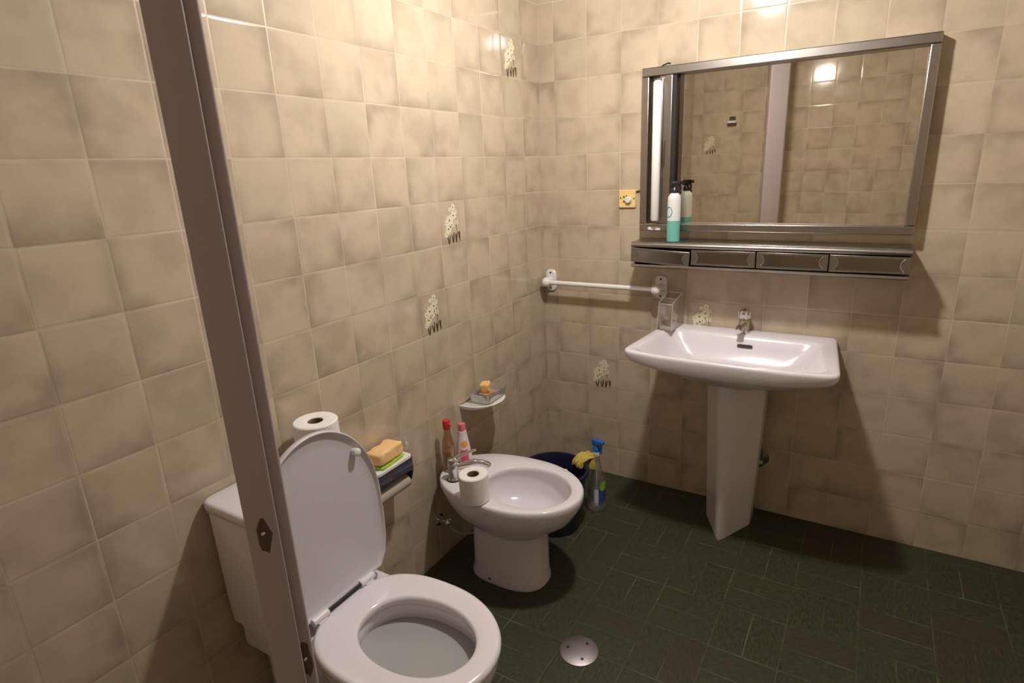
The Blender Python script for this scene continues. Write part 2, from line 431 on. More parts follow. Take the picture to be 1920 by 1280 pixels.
# ------------------------------------------------------------------ wash basin and pedestal
XC = .915
sink = thing('wash_basin', 'wide white porcelain pedestal wash basin under the mirror', 'sink', (XC, 0, 0))
def outline(ins_side, ins_front, ins_back, bow=.018, rad=.045):
    b, fr = .322-ins_side, .358-ins_side; yf = -.465+ins_front; yb = -.002-ins_back
    pts = [(-b, yb), (-fr, yf+bow)]
    rads = [max(.004, rad*.2 if ins_back < .02 else .05), rad]
    for t in (-.6, -.3, 0, .3, .6): pts.append((fr*t, yf-bow*(1-t*t*1.2)*.6)); rads.append(.0)
    pts += [(fr, yf+bow), (b, yb)]; rads += [rad, rads[0]]
    return roundpoly(pts, rads, 8)
NC = 144; cc = (0, -.235)
def ring(poly, z=None, zf=None):
    p = raycast(poly, cc, NC)
    return [Vector((q.x, q.y, z if zf is None else zf(q))) for q in p]
def low(q):       # underside of the apron hangs lower towards the middle
    t = min(1, abs(q.x)/.355); return .752-.026*(1-t**2.2)
bm = bmesh.new()
ped_top = [(-.135, -.03), (-.135, -.20), (-.08, -.34), (.08, -.34), (.135, -.20), (.135, -.03)]
rings = [
    ring(roundpoly(ped_top, .04), .66),
    ring(outline(.15, .10, .0), zf=lambda q: .700),
    ring(outline(.065, .045, .0), zf=lambda q: low(q)-.010),
    ring(outline(.022, .018, .0), zf=lambda q: low(q)-.003),
    ring(outline(.010, .009, .0), zf=lambda q: low(q)+.003),
    ring(outline(.003, .003, .0), zf=lambda q: low(q)+.014),
    ring(outline(0, 0, 0), .780),
    ring(outline(.0005, .0005, 0), .787),
    ring(outline(.005, .005, .002), .7912),
    ring(outline(.012, .010, .006), .7918),
    ring(outline(.036, .020, .078), .7905),
    ring(outline(.041, .025, .083), .7875),
    ring(outline(.050, .034, .092), .776),
    ring(outline(.070, .050, .108, rad=.07), .748),
    ring(outline(.100, .075, .132, rad=.09), .708),
    ring(outline(.150, .110, .165, rad=.10), .678),
    ring(outline(.23, .155, .200, rad=.10), .665),
    [Vector((.022*math.cos(2*PI*k/NC), -.25+.022*math.sin(2*PI*k/NC), .660)) for k in range(NC)]]
loft(bm, rings)
obj('basin', bm, M['porcelain'], sink, angle=60)
bm = bmesh.new()
def pedring(w_, yfr, z, sh, yb=-.035):
    pts = [(-w_, yb), (-w_*1.0, yb-.5*(-yfr+yb)*.75), (-.02*sh-.001, yfr), (.02*sh+.001, yfr), (w_*1.0, yb-.5*(-yfr+yb)*.75), (w_, yb)]
    return [Vector((p.x, p.y, z)) for p in raycast(roundpoly(pts, [.012, .05*sh+.01, .02*sh+.006, .02*sh+.006, .05*sh+.01, .012], 6), (0, -.13), 72)]
loft(bm, [pedring(.112, -.325, .69, 1.0), pedring(.108, -.325, .55, .9), pedring(.100, -.315, .3, .6), pedring(.090, -.305, .06, .3), pedring(.088, -.302, .0, .2)])
obj('pedestal', bm, M['porcelain'], sink, angle=50)
# overflow slot on the back slope
bm = bmesh.new(); lathe(bm, [(.0, 0), (.008, 0), (.008, .003), (.0, .003)][1:3], 4)
bm.free(); bm = bmesh.new()
slot = [Vector((a, b)) for a, b in [(p.x, p.y) for p in roundpoly([(-.028, -.006), (.028, -.006), (.028, .006), (-.028, .006)], .0055, 5)]]
Ms = Matrix.Translation((.016, -.1085, .7525)) @ Matrix.Rotation(math.radians(60), 4, 'X')
SLOT = (.012, None)
loft(bm, [[Ms @ Vector((p.x, p.y, h)) for p in slot] for h in (-.002, .0045)])
obj('overflow_slot', bm, M['dark'], sink)
bm = bmesh.new(); lathe(bm, [(.021, .655), (.021, .6625), (.017, .664), (.006, .662)], 32, (0, -.25)); obj('drain_ring', bm, M['chrome'], sink)
# tap
tp = thing('basin_tap', 'short chrome single tap on the back ledge of the wash basin', 'tap', (XC-.004, -.045, .7915))
bm = bmesh.new()
lathe(bm, [(.024, 0), (.025, .004), (.022, .010), (.019, .02), (.020, .04), (.017, .052)], 28)
tube(bm, bez([(0, 0, .028), (-.002, -.03, .034), (-.004, -.065, .030), (-.005, -.082, .022)]), [.015]*8+[.014]*8+[.0125]*8+[.012], 18)
obj('tap_body', bm, M['chrome'], tp)
bm = bmesh.new(); lathe(bm, [(.012, .050), (.018, .056), (.021, .066), (.021, .080), (.018, .088), (.008, .091)], 24)
for k in range(6):
    a = 2*PI*k/6; tube(bm, [(math.cos(a)*.019, math.sin(a)*.019, .058), (math.cos(a)*.0195, math.sin(a)*.0195, .084)], .0045, 8)
obj('tap_knob', bm, M['chrome'], tp)
bm = bmesh.new(); lathe(bm, [(.0062, .0905), (.0062, .0925), (.005, .0935)], 16); obj('knob_button', bm, M['black'], tp)

# clear toothbrush holder on the basin's left end
th_ = thing('toothbrush_holder', 'clear slanted acrylic holder standing on the left end of the basin', 'holder', (.628, -.083, .7915), math.radians(-6))
bm = bmesh.new(); t = .0025
for sx in (-.030, .030-t):
    pts = [(-.062, 0), (.060, 0), (.056, .140), (-.046, .112)]
    R_ = roundpoly(pts, .010, 5); loft(bm, [[Vector((sx+h, p.x, p.y)) for p in R_] for h in (0, t)])
box(bm, -.030, .030, -.062, .060, 0, .004)
box(bm, -.030, .030, .0555, .058, .004, .134)
Mf = Matrix.Translation((0, -.0615, .004)) @ Matrix.Rotation(math.radians(-8), 4, 'X'); box(bm, -.030, .030, 0, t, 0, .104, 0, Mf)
box(bm, -.030, .030, -.005, -.003, .004, .125)
obj('holder_shell', bm, M['clear_holder'], th_, smooth=False)
bm = bmesh.new()
for sx in (-.029, .029):
    tube(bm, [(sx, -.046, .108), (sx, -.040, .1135), (sx, .0, .1245), (sx, .050, .138), (sx, .0575, .132)], .0015, 8)
tube(bm, [(-.029, -.0465, .107), (.029, -.0465, .107)], .0015, 8); tube(bm, [(-.029, .056, .136), (.029, .056, .136)], .0015, 8)
for sx in (-.0295, .0295): tube(bm, [(sx, -.0615, .003), (sx, -.0465, .108)], .0014, 8)
o = obj('polished_rim', bm, M['rim_gloss'], th_); o['label'] = 'bright polished edge'
bm = bmesh.new(); g = bmesh.ops.create_uvsphere(bm, u_segments=20, v_segments=10, radius=1)
for v in g['verts']: v.co = Vector((v.co.x*.022, v.co.y*.014-.035, v.co.z*.010+.028))
tagp(obj('razor_head', bm, M['black']), 'small dark object lying inside the clear holder on the basin', 'toiletry').matrix_world = th_.matrix_basis.copy()
bm = bmesh.new()
loft(bm, [r3(roundpoly([(-.024, -.052), (.024, -.052), (.024, -.020), (-.024, -.020)], .009), z) for z in (.0042, .013, .0165)])
tagp(obj('soap_bar', bm, M['white_plastic']), 'flat white soap bar at the bottom of the clear holder', 'soap').matrix_world = th_.matrix_basis.copy()

# pipe behind the pedestal
vv = thing('waste_valve', 'dark round pipe fitting on the wall behind the pedestal', 'pipe fitting', (1.012, 0, .245))
bm = bmesh.new(); Mx = Matrix.Rotation(math.radians(90), 4, 'X')
lathe(bm, [(.030, 0), (.030, .004), (.016, .008), (.014, .045)], 24, M=Mx); obj('flange', bm, M['steel_dark'], vv)
bm = bmesh.new(); ball(bm, (0, -.052, 0), .017, 10); tube(bm, [(0, -.05, .0), (0, -.05, .06)], .008); obj('valve_body', bm, M['steel_dark'], vv)

# ------------------------------------------------------------------ towel bar
tb = thing('towel_bar', 'white enamelled towel bar on the back wall left of the basin', 'towel bar', (.30, 0, .94))
for s, xx in ((-1, -.262), (1, .262)):
    bm = bmesh.new()
    pts = [(xx-.026, -.05), (xx+.026, -.05), (xx+.026, .05), (xx-.026, .05)]
    R_ = roundpoly(pts, .024, 6)
    loft(bm, [[Vector((p.x, -h, p.y)) for p in scale2(R_, (xx, 0), k)] for h, k in ((0, 1), (.007, 1), (.011, .9))])
    tube(bm, [(xx-.006*s*-1, -.008, 0), (xx, -.03, 0), (xx-.004*s, -.06, 0)], [.019, .016, .015], 20)
    br = obj('wall_bracket', bm, M['bar'], tb)
    for dz in (.036, -.036):
        bm = bmesh.new(); lathe(bm, [(.0042, .0105), (.0042, .0125)], 12, (0, 0), M=Matrix.Translation((xx, 0, dz)) @ Mx)
        obj('screw', bm, M['dark'], br)
    bm = bmesh.new(); ball(bm, (xx-.004*s, -.062, 0), .0225, 12); obj('end_knob', bm, M['bar'], tb)
bm = bmesh.new(); tube(bm, [(-.250, -.062, 0), (.250, -.062, 0)], .0105, 20); obj('rail', bm, M['bar'], tb)

# ------------------------------------------------------------------ socket
so = thing('wall_socket', 'small square yellowed socket plate left of the mirror', 'socket', (.408, 0, 1.305))
bm = bmesh.new(); R_ = roundpoly([(-.037, -.036), (.037, -.036), (.037, .036), (-.037, .036)], .004, 4)
loft(bm, [[Vector((p.x, -h, p.y)) for p in scale2(R_, (0, 0), k)] for h, k in ((0, 1), (.006, 1), (.009, .94))]); obj('plate', bm, M['socket'], so)
bm = bmesh.new()
for (px, pz, r) in ((-.028, .004, .003), (.030, .002, .003), (-.014, .008, .0038), (-.014, -.010, .0038), (-.003, .012, .0028)):
    bm = bmesh.new(); lathe(bm, [(r, .008), (r, .0098)], 10, M=Matrix.Translation((px, 0, pz)) @ Mx); obj('pin_hole', bm, M['dark'], so)
bm = bmesh.new(); lathe(bm, [(.0135, .0088), (.0135, .018), (.010, .022)], 20, M=Matrix.Translation((.007, 0, -.004)) @ Mx); obj('round_knob', bm, M['milky'], so)
bm = bmesh.new(); tube(bm, bez([(.034, -.004, .028), (.048, -.006, .031), (.070, -.008, .036)]), .0022, 8); obj('wire', bm, M['black'], so)

# ------------------------------------------------------------------ mirror cabinet
MX0, MX1, MZ0, MZ1 = .478, 1.425, 1.180, 1.792
FY = -.050
mc = thing('mirror_cabinet', 'steel framed wall mirror with a vertical light tube at its left', 'mirror', (MX0, 0, MZ0))
def L(x, y, z): return (x-MX0, y, z-MZ0)
def lbox(bm, x0, x1, y0, y1, z0, z1, mi=0): box(bm, x0-MX0, x1-MX0, y0, y1, z0-MZ0, z1-MZ0, mi)
bm = bmesh.new(); lbox(bm, MX0+.004, MX1-.004, -.010, 0, MZ0+.004, MZ1-.004); obj('back_panel', bm, M['steel_dark'], mc, smooth=False)
bm = bmesh.new()
lbox(bm, MX0, MX1, FY, 0, MZ1-.032, MZ1); lbox(bm, MX0, MX1, FY, 0, MZ0, MZ0+.030)
lbox(bm, MX0, MX0+.030, FY, 0, MZ0+.030, MZ1-.032); lbox(bm, MX1-.030, MX1, FY, 0, MZ0+.030, MZ1-.032)
obj('frame', bm, M['steel'], mc, bevel=.004)
bm = bmesh.new(); lbox(bm, .548, .598, FY+.003, -.010, MZ0+.030, MZ1-.032); obj('centre_stile', bm, M['steel'], mc, bevel=.003)
bm = bmesh.new(); lbox(bm, .598, .612, FY+.008, -.012, MZ0+.030, MZ1-.032); obj('shaded_stile_side', bm, M['dark'], mc, smooth=False)  # black strip painted as the shaded side of the stile
bm = bmesh.new(); lbox(bm, .598, MX1-.030, -.016, -.010, MZ0+.030, MZ1-.032); obj('mirror_glass', bm, M['mirror'], mc, smooth=False)
bm = bmesh.new(); lbox(bm, .612, .633, -.0172, -.016, MZ0+.030, MZ1-.032); o = obj('dim_reflection_strip', bm, M['mirror_smoked'], mc, smooth=False); o['label'] = 'narrow mirror strip darkened as the dim reflection of the stile'  # dim reflection of the stile side put into the glass colour
bm = bmesh.new(); lbox(bm, MX0+.030, .548, -.016, -.010, MZ0+.030, MZ1-.032); o = obj('narrow_mirror_strip', bm, M['mirror_smoked'], mc, smooth=False)
lm = bmesh.new()
lbox(lm, .538, .566, FY-.010, FY+.012, 1.225, 1.752); fx = obj('lamp_fitting', lm, M['steel'], mc, bevel=.003)
bm = bmesh.new(); tube(bm, [L(.548, FY-.020, 1.222), L(.548, FY-.020, 1.228), L(.548, FY-.020, 1.735), L(.548, FY-.020, 1.741)], [.012, .0165, .0165, .012], 20); o = obj('light_tube', bm, M['tube'], fx); o['label'] = 'unlit white tube'
bm = bmesh.new(); lbox(bm, .5685, .573, FY-.006, FY+.004, 1.43, 1.53); obj('switch', bm, M['steel_dark'], fx, bevel=.001)
bm = bmesh.new(); lbox(bm, .515, .555, FY-.0015, FY, 1.186, 1.196); 
for k in range(3): lbox(bm, .522+.012*k, .538+.014*k, FY-.0022, FY-.0012, 1.184+.006*(k % 2), 1.192+.005*(k % 2))
o = obj('peeled_sticker', bm, M['labelwhite'], mc, smooth=False); o['label'] = 'torn remains of a white sticker'
bm = bmesh.new()
tube(bm, bez([L(.545, -.03, MZ1), L(.56, -.032, MZ1+.006), L(.575, -.03, MZ1+.010), L(.582, -.028, MZ1+.007)]), .003, 8); obj('cable_stub', bm, M['black'], mc)

# ------------------------------------------------------------------ drawer shelf
SX0, SX1, SY = .478, 1.425, -.135
ds = thing('drawer_shelf', 'long steel shelf with a row of four mirrored drawers below the mirror', 'shelf', (SX0, 0, 1.045))
bm = bmesh.new()
prof = [(0, 1.145), (SY+.008, 1.145), (SY-.004, 1.142), (SY-.009, 1.134), (SY-.007, 1.127), (SY+.002, 1.122), (0, 1.122)]
loft(bm, [[Vector((x, a, b-1.045)) for a, b in prof] for x in (0, SX1-SX0)]); obj('shelf_top', bm, M['steel'], ds, angle=50)
bm = bmesh.new()
prof = [(0, 1.060), (SY+.004, 1.060), (SY-.008, 1.057), (SY-.010, 1.050), (SY-.004, 1.045), (0, 1.045)]
loft(bm, [[Vector((x, a, b-1.045)) for a, b in prof] for x in (0, SX1-SX0)]); obj('shelf_bottom', bm, M['steel'], ds, angle=50)
bm = bmesh.new(); box(bm, 0, SX1-SX0, -.008, 0, .015, .077)
for k in range(5):
    x = (SX1-SX0)*k/4; x0 = min(max(x-.0015, 0), SX1-SX0-.003); box(bm, x0, x0+.003, SY+.03, 0, .015, .077)
obj('carcass', bm, M['steel_dark'], ds, smooth=False)
DW = (SX1-SX0)/4
for k in range(4):
    e = bpy.data.objects.new('drawer', None)
    bm = bmesh.new(); hw = DW/2-.0022; z0, z1 = -.0285, .0285
    box(bm, -hw, hw, -.006, 0, z0, z1)
    box(bm, -hw+.004, hw-.004, 0, .115, z0+.004, z0+.007); box(bm, -hw+.004, -hw+.007, 0, .115, z0+.007, z1-.012); box(bm, hw-.007, hw-.004, 0, .115, z0+.007, z1-.012)
    dw = obj('drawer', bm, M['steel'], ds, bevel=.0015)
    dw.location = (DW*(k+.5), SY+.004, .0465)
    if k == 0:
        dw.rotation_euler = (math.radians(4), math.radians(3.2), math.radians(1.5)); dw.location = (DW*.5-.001, SY-.004, .0445)
        dw['label'] = 'crooked drawer hanging slightly open'
    # mirrored inset with concave ends
    bm = bmesh.new(); pts = []
    a, b = hw-.016, .0205
    for i in range(13):
        t = -1+2*i/12; pts.append((-a-.0+.012*(1-t*t), b*t))
    for i in range(13):
        t = 1-2*i/12; pts.append((a-.012*(1-t*t), b*t))
    loft(bm, [[Vector((p[0], -h, p[1])) for p in pts] for h in (.004, .0072)])
    pn = obj('mirror_inset', bm, M['mirror_smoked'], dw, smooth=False)
    for s in (-1, 1):     # curved pull grips at both ends of the inset
        bm = bmesh.new(); tube(bm, [(s*(a+.002-.012*(1-t*t)), -.0075, b*t) for t in [i/8-1 for i in range(17)]], .0022, 8)
        obj('pull_grip', bm, M['steel'], dw)

# green spray bottle on the shelf
sb = thing('spray_bottle', 'white trigger spray bottle half full of teal liquid on the steel shelf', 'spray bottle', (.634, -.098, 1.1452), math.radians(20))
bm = bmesh.new()
prof = [(.020, 0), (.0245, .003), (.025, .02), (.025, .082), (.025, .0835), (.025, .16), (.0235, .172), (.017, .182), (.013, .186)]
lathe(bm, prof, 36, mi=[0, 0, 0, 1, 1, 1, 1, 1]); obj('bottle', bm, [M['teal'], M['milky']], sb)
def trigger_head(parent, z, m, s=1.0, sprayname='trigger_head'):
    bm = bmesh.new()
    lathe(bm, [(.0135*s, z), (.0135*s, z+.014*s), (.011*s, z+.017*s), (.0085*s, z+.026*s)], 24)
    pts = [(-.014, .024), (-.016, .040), (-.010, .046), (.028, .046), (.032, .040), (.030, .033), (.012, .030), (.008, .022)]
    R_ = roundpoly([(p[0]*s, z+p[1]*s) for p in pts], .003*s, 4)
    loft(bm, [[Vector((p.x, h, p.y)) for p in scale2(R_, (0.005*s, z+.036*s), k)] for h, k in ((-.009*s, .85), (-.007*s, 1), (.007*s, 1), (.009*s, .85))])
    hd = obj(sprayname, bm, m, parent)
    bm = bmesh.new(); tube(bm, bez([(.018*s, 0, z+.032*s), (.022*s, 0, z+.020*s), (.020*s, 0, z+.008*s), (.025*s, 0, z-.002*s)]), [.004*s]*24+[.003*s], 10)
    obj('trigger', bm, m, hd)
    return hd
trigger_head(sb, .184, M['black'], 1.0)
bm = bmesh.new()
pts = [(math.cos(2*PI*k/28)*.013, math.sin(2*PI*k/28)*.019) for k in range(29)]
Ra = .0253
def onb(u, v, a0, zc): a = a0+u/Ra; return Vector((Ra*math.cos(a), Ra*math.sin(a), zc+v))
tube(bm, [onb(p[0], p[1], math.radians(-140), .116) for p in pts], .0016, 6); obj('printed_ring', bm, M['tealprint'], sb)

# ------------------------------------------------------------------ toilet
TY = -1.565
to = thing('toilet', 'white toilet with its lid raised in the foreground', 'toilet', (0, TY, 0))
def tr(p2, z): return [Vector((p.x, p.y, z)) for p in p2]
bm = bmesh.new()
O = egg(.46, 0, .215, .228, .172, 2.7, 2.05)
I = egg(.487, 0, .150, .150, .106, 2.15, 2.05)
loft(bm, [tr(egg(.33, 0, .20, .17, .115, 3, 2.2), 0), tr(egg(.33, 0, .20, .17, .113, 3, 2.2), .02), tr(egg(.34, 0, .20, .16, .100, 3, 2.2), .10),
          tr(egg(.38, 0, .19, .20, .115, 2.8, 2.1), .20), tr(egg(.43, 0, .20, .225, .150, 2.7, 2.1), .29), tr(scale2(O, (.46, 0), .985), .345), tr(O, .362), tr(O, .376), tr(scale2(O, (.46, 0), .975), .3815),
          tr(scale2(I, (.487, 0), 1.12), .3815), tr(scale2(I, (.487, 0), 1.06), .372), tr(scale2(I, (.487, 0), 1.10), .345), tr(scale2(I, (.487, 0), 1.05), .31),
          tr(scale2(I, (.48, 0), .86), .26), tr(scale2(I, (.45, 0), .60), .215), tr(scale2(I, (.43, 0), .38), .18), tr(scale2(I, (.42, 0), .22), .15), tr(scale2(I, (.41, 0), .1), .14)])
body = obj('bowl', bm, M['porcelain'], to, angle=60)
bm = bmesh.new()   # ceramic deck between bowl and cistern
loft(bm, [tr(roundpoly([(.012, -.15), (.30, -.15), (.30, .15), (.012, .15)], .03), z) for z in (.30, .372, .378)])
loft(bm, [tr(roundpoly([(.012, -.10), (.25, -.10), (.25, .10), (.012, .10)], .03), z) for z in (.0, .32)])
obj('deck', bm, M['porcelain'], to)
bm = bmesh.new()
I2 = scale2(I, (.487, 0), .86); 
loft(bm, [tr(scale2(I, (.487, 0), 1.075), .336), tr(scale2(I, (.487, 0), 1.075), .3365)])
mw = N('toilet_water'); mw.b.inputs['Base Color'].default_value = (.62, .64, .62, 1); mw.b.inputs['Roughness'].default_value = .03; mw.b.inputs['Alpha'].default_value = .6
mw.put(mw.b.inputs['Base Color'], mw.mix(mw.noise(mw.node('ShaderNodeTexCoord').outputs['Object'], 6, 2), (.48, .48, .47), (.56, .56, .55)))
obj('water', bm, mw.m, to)
bm = bmesh.new()
S_O = egg(.462, 0, .222, .233, .180, 2.7, 2.05); S_I = egg(.487, 0, .152, .150, .107, 2.15, 2.05)
loft(bm, [tr(scale2(S_I, (.487, 0), 1.02), .3835), tr(scale2(S_O, (.46, 0), .985), .3835), tr(scale2(S_O, (.46, 0), 1.), .388), tr(scale2(S_O, (.46, 0), 1.), .395), tr(scale2(S_O, (.46, 0), .988), .4015),
          tr(scale2(S_O, (.46, 0), .965), .4045), tr(scale2(S_O, (.46, 0), .93), .405), tr(scale2(S_I, (.487, 0), 1.07), .4045), tr(scale2(S_I, (.487, 0), 1.025), .4025), tr(scale2(S_I, (.487, 0), 1.0), .396), tr(scale2(S_I, (.487, 0), 1.02), .3835)], False, False)
obj('seat', bm, M['porcelain'], to, angle=60)
bm = bmesh.new()
# raised lid: outline in (y, s) with s the height along the lid
LW = .182; LH = .445
lo = []
for k in range(81):
    t = k/80; th = PI*t    # right side up over the top to the left
    if True:
        yy = LW*math.cos(th); 
        ss = LH-.23+.23*(abs(math.sin(th))**.95)
    lo.append((yy, ss))
lo = [(.138, 0), (.160, .03), (.174, .08), (.180, .14)]+lo+[(-.180, .14), (-.174, .08), (-.160, .03), (-.138, 0)]
lo = [Vector(p) for p in lo]
Lc = (0, .2)
lean = math.radians(4.5)
def lidp(y, s, h): # h>0 towards the room
    return Vector((.236-s*math.sin(lean)+h*math.cos(lean), y, .412+s*math.cos(lean)+h*math.sin(lean)))
def lring(k, h): return [lidp(p.x, p.y, h) for p in scale2(lo, Lc, k)]
loft(bm, [lring(.90, -.010), lring(.97, -.008), lring(1., -.003), lring(1.0, .008), lring(.992, .011), lring(.980, .011), lring(.968, .006), lring(.93, .003), lring(.80, .002)])
lid = obj('lid', bm, M['lid_plastic'], to, angle=70)
for s_ in (1, -1):
    bm = bmesh.new(); c0 = lidp(s_*.122, .348, .003); nn = (lidp(0, 0, 1)-lidp(0, 0, 0)).normalized()
    tube(bm, [c0, c0+nn*.010, c0+nn*.017, c0+nn*.020], [.009, .011, .011, .007], 18); obj('buffer', bm, M['white_plastic'], lid)
for s_ in (1, -1):
    bm = bmesh.new(); tube(bm, [(.249, s_*.078-.024, .412), (.249, s_*.078+.024, .412)], .010, 18)
    box(bm, .232, .262, s_*.078-.014, s_*.078+.014, .378, .408)
    obj('hinge', bm, M['white_plastic'], to, bevel=.002)
bm = bmesh.new(); tube(bm, [(.249, -.055, .412), (.249, .055, .412)], .0045, 12); o = obj('hinge_pin', bm, M['dark'], to)
cs = bmesh.new()
loft(cs, [tr(roundpoly([(.006, -.165), (.170, -.165), (.170, .165), (.006, .165)], .03), .379)]+[tr(scale2(roundpoly([(.006, -.17), (.178, -.17), (.178, .17), (.006, .17)], .03), (.09, 0), k), z) for z, k in ((.45, .99), (.69, 1.), (.694, .98))])
obj('cistern', cs, M['porcelain'], to, angle=50)
cs = bmesh.new()
loft(cs, [tr(scale2(roundpoly([(.002, -.175), (.184, -.175), (.184, .175), (.002, .175)], .03), (.09, 0), k), z) for z, k in ((.694, .985), (.697, 1.), (.712, 1.), (.718, .985), (.720, .95))])
obj('cistern_lid', cs, M['porcelain'], to, angle=50)

def toilet_roll(label, loc, rot=(0, 0, 0), R=.056, h=.105, core=.0205, group=None):
    t = thing('toilet_roll', label, 'toilet roll', loc, 0, group); t.rotation_euler = rot
    bm = bmesh.new()
    lathe(bm, [(core, .001), (R-.003, 0), (R, .003), (R+.0005, h*.5), (R, h-.003), (R-.003, h), (core+.006, h+.0005), (core, h-.002), (core, .001)], 56, cap0=False, cap1=False)
    # loose end sheet
    a0 = 2.2; sh = [Vector((math.cos(a0+k*.12)*(R+.0012+.0006*k*.5), math.sin(a0+k*.12)*(R+.0012+.0006*k*.5), 0)) for k in range(7)]
    loft(bm, [[Vector((p.x, p.y, z)) for p in sh]+[Vector((p.x*.985, p.y*.985, z)) for p in sh[::-1]] for z in (.002, h-.002)])
    obj('paper', bm, M['paper'], t)
    bm = bmesh.new(); lathe(bm, [(core, .0015), (core, h-.004), (core-.0015, h-.004), (core-.0015, .0015), (core, .0015)], 32, cap0=False, cap1=False)
    obj('core', bm, M['card'], t); return t
toilet_roll('full white toilet paper roll standing on the cistern behind the raised lid', (.092, -1.452, .7205), R=.0575, h=.108)
toilet_roll('white toilet paper roll standing tilted on the left rim of the bidet', (.252, -.990, .3815), (math.radians(1.5), math.radians(-1), .3), R=.049, h=.098)

# ------------------------------------------------------------------ bidet
BY = -.832
bd = thing('bidet', 'white porcelain bidet with an oval bowl against the tiled left wall', 'bidet', (0, BY, 0))
BO = egg(.32, 0, .305, .246, .184, 2.25, 2.0)
BI = egg(.375, -.006, .170, .150, .128, 2.1, 2.0)
def bo(k, z, dx=0): return tr(scale2(BO, (.34+dx, 0), k), z)
bm = bmesh.new()
loft(bm, [tr(egg(.285, 0, .150, .145, .100, 3.2, 2.5), 0), tr(egg(.285, 0, .150, .145, .102, 3.2, 2.5), .012), tr(egg(.285, 0, .143, .140, .097, 3.0, 2.5), .035), tr(egg(.287, 0, .142, .139, .098, 2.8, 2.4), .205), tr(egg(.288, 0, .144, .141, .100, 2.8, 2.4), .215), tr(egg(.288, 0, .152, .149, .108, 2.7, 2.3), .219),
          tr(egg(.29, 0, .165, .155, .114, 2.6, 2.2), .228), tr(egg(.30, 0, .205, .178, .136, 2.4, 2.1), .246), tr(egg(.31, 0, .25, .215, .162, 2.3, 2.), .280), tr(egg(.315, 0, .285, .236, .176, 2.25, 2.), .32), bo(.99, .345), bo(1., .358), bo(1., .372), bo(.985, .3785), bo(.97, .380),
          tr(scale2(BI, (.375, 0), 1.03), .380), tr(scale2(BI, (.375, 0), 1.005), .378), tr(scale2(BI, (.375, 0), .985), .372), tr(scale2(BI, (.375, 0), .985), .364), tr(scale2(BI, (.375, 0), 1.02), .354), tr(scale2(BI, (.375, 0), 1.01), .32), tr(scale2(BI, (.375, 0), .95), .288), tr(scale2(BI, (.375, 0), .82), .266), tr(scale2(BI, (.375, 0), .58), .253), tr(scale2(BI, (.375, 0), .3), .25), tr(scale2(BI, (.375, 0), .1), .248)])
obj('bowl', bm, M['porcelain'], bd, angle=60)
bm = bmesh.new(); lathe(bm, [(.017, .247), (.017, .2505), (.008, .2505)], 20, (.375, -.005)); obj('drain_ring', bm, M['chrome'], bd)
bm = bmesh.new(); ball(bm, (.247, -.098, .018), .006, 8, (1.2, 1, .8)); o = obj('floor_bolt', bm, M['chip'], bd)
bm = bmesh.new(); ball(bm, (.438, .150, .3815), .0060, 8, (1.4, 1, .7)); obj('soap_scrap', bm, M['white_plastic']).matrix_world = Matrix.Translation((0, BY, 0))
tagp(bpy.data.objects['soap_scrap'], 'tiny white soap scrap on the far rim of the bidet', 'soap')
# bidet mixer tap
bt = thing('bidet_tap', 'chrome lever mixer tap on the back of the bidet', 'tap', (.105, -.915, .380))
bm = bmesh.new(); lathe(bm, [(.023, 0), (.024, .004), (.020, .008), (.0185, .012), (.019, .045), (.021, .060), (.018, .068)], 28)
tube(bm, bez([(.0, .005, .045), (.03, .022, .056), (.07, .046, .062), (.098, .062, .058)]), [.013]*16+[.011]*9, 16)
obj('tap_body', bm, M['chrome'], bt)
bm = bmesh.new(); tube(bm, [(.092, .058, .060), (.105, .066, .052), (.112, .070, .046)], [.0115, .0115, .0095], 16); obj('nozzle', bm, M['chrome'], bt)
bm = bmesh.new(); lathe(bm, [(.019, .066), (.020, .072), (.018, .082), (.010, .087)], 24)
tube(bm, bez([(.0, .002, .078), (.022, .018, .090), (.05, .036, .103), (.07, .050, .112)]), [.009]*8+[.0065]*8+[.005]*9, 12)
obj('lever', bm, M['chrome'], bt)
bm = bmesh.new(); lathe(bm, [(.027, -.0002), (.0275, .0015), (.020, .002)], 28); obj('gap_shade', bm, M['black'], bt)  # black disc painted as the shade in the gap under the tap base
# supply valve and hose behind the bidet
sv = thing('supply_valve', 'grey water supply valve with a thin hose behind the bidet', 'valve', (0, -.895, .170))
bm = bmesh.new(); My = Matrix.Rotation(math.radians(90), 4, 'Y')
lathe(bm, [(.024, 0), (.024, .004), (.013, .008), (.012, .035)], 20, M=My); ball(bm, (.042, 0, 0), .015, 10); obj('valve_body', bm, M['chrome'], sv)
bm = bmesh.new(); tube(bm, bez([(.045, .0, -.005), (.07, .0, -.03), (.10, .02, -.045), (.14, .045, -.04)]), .005, 10); obj('hose', bm, M['rubber'], sv)

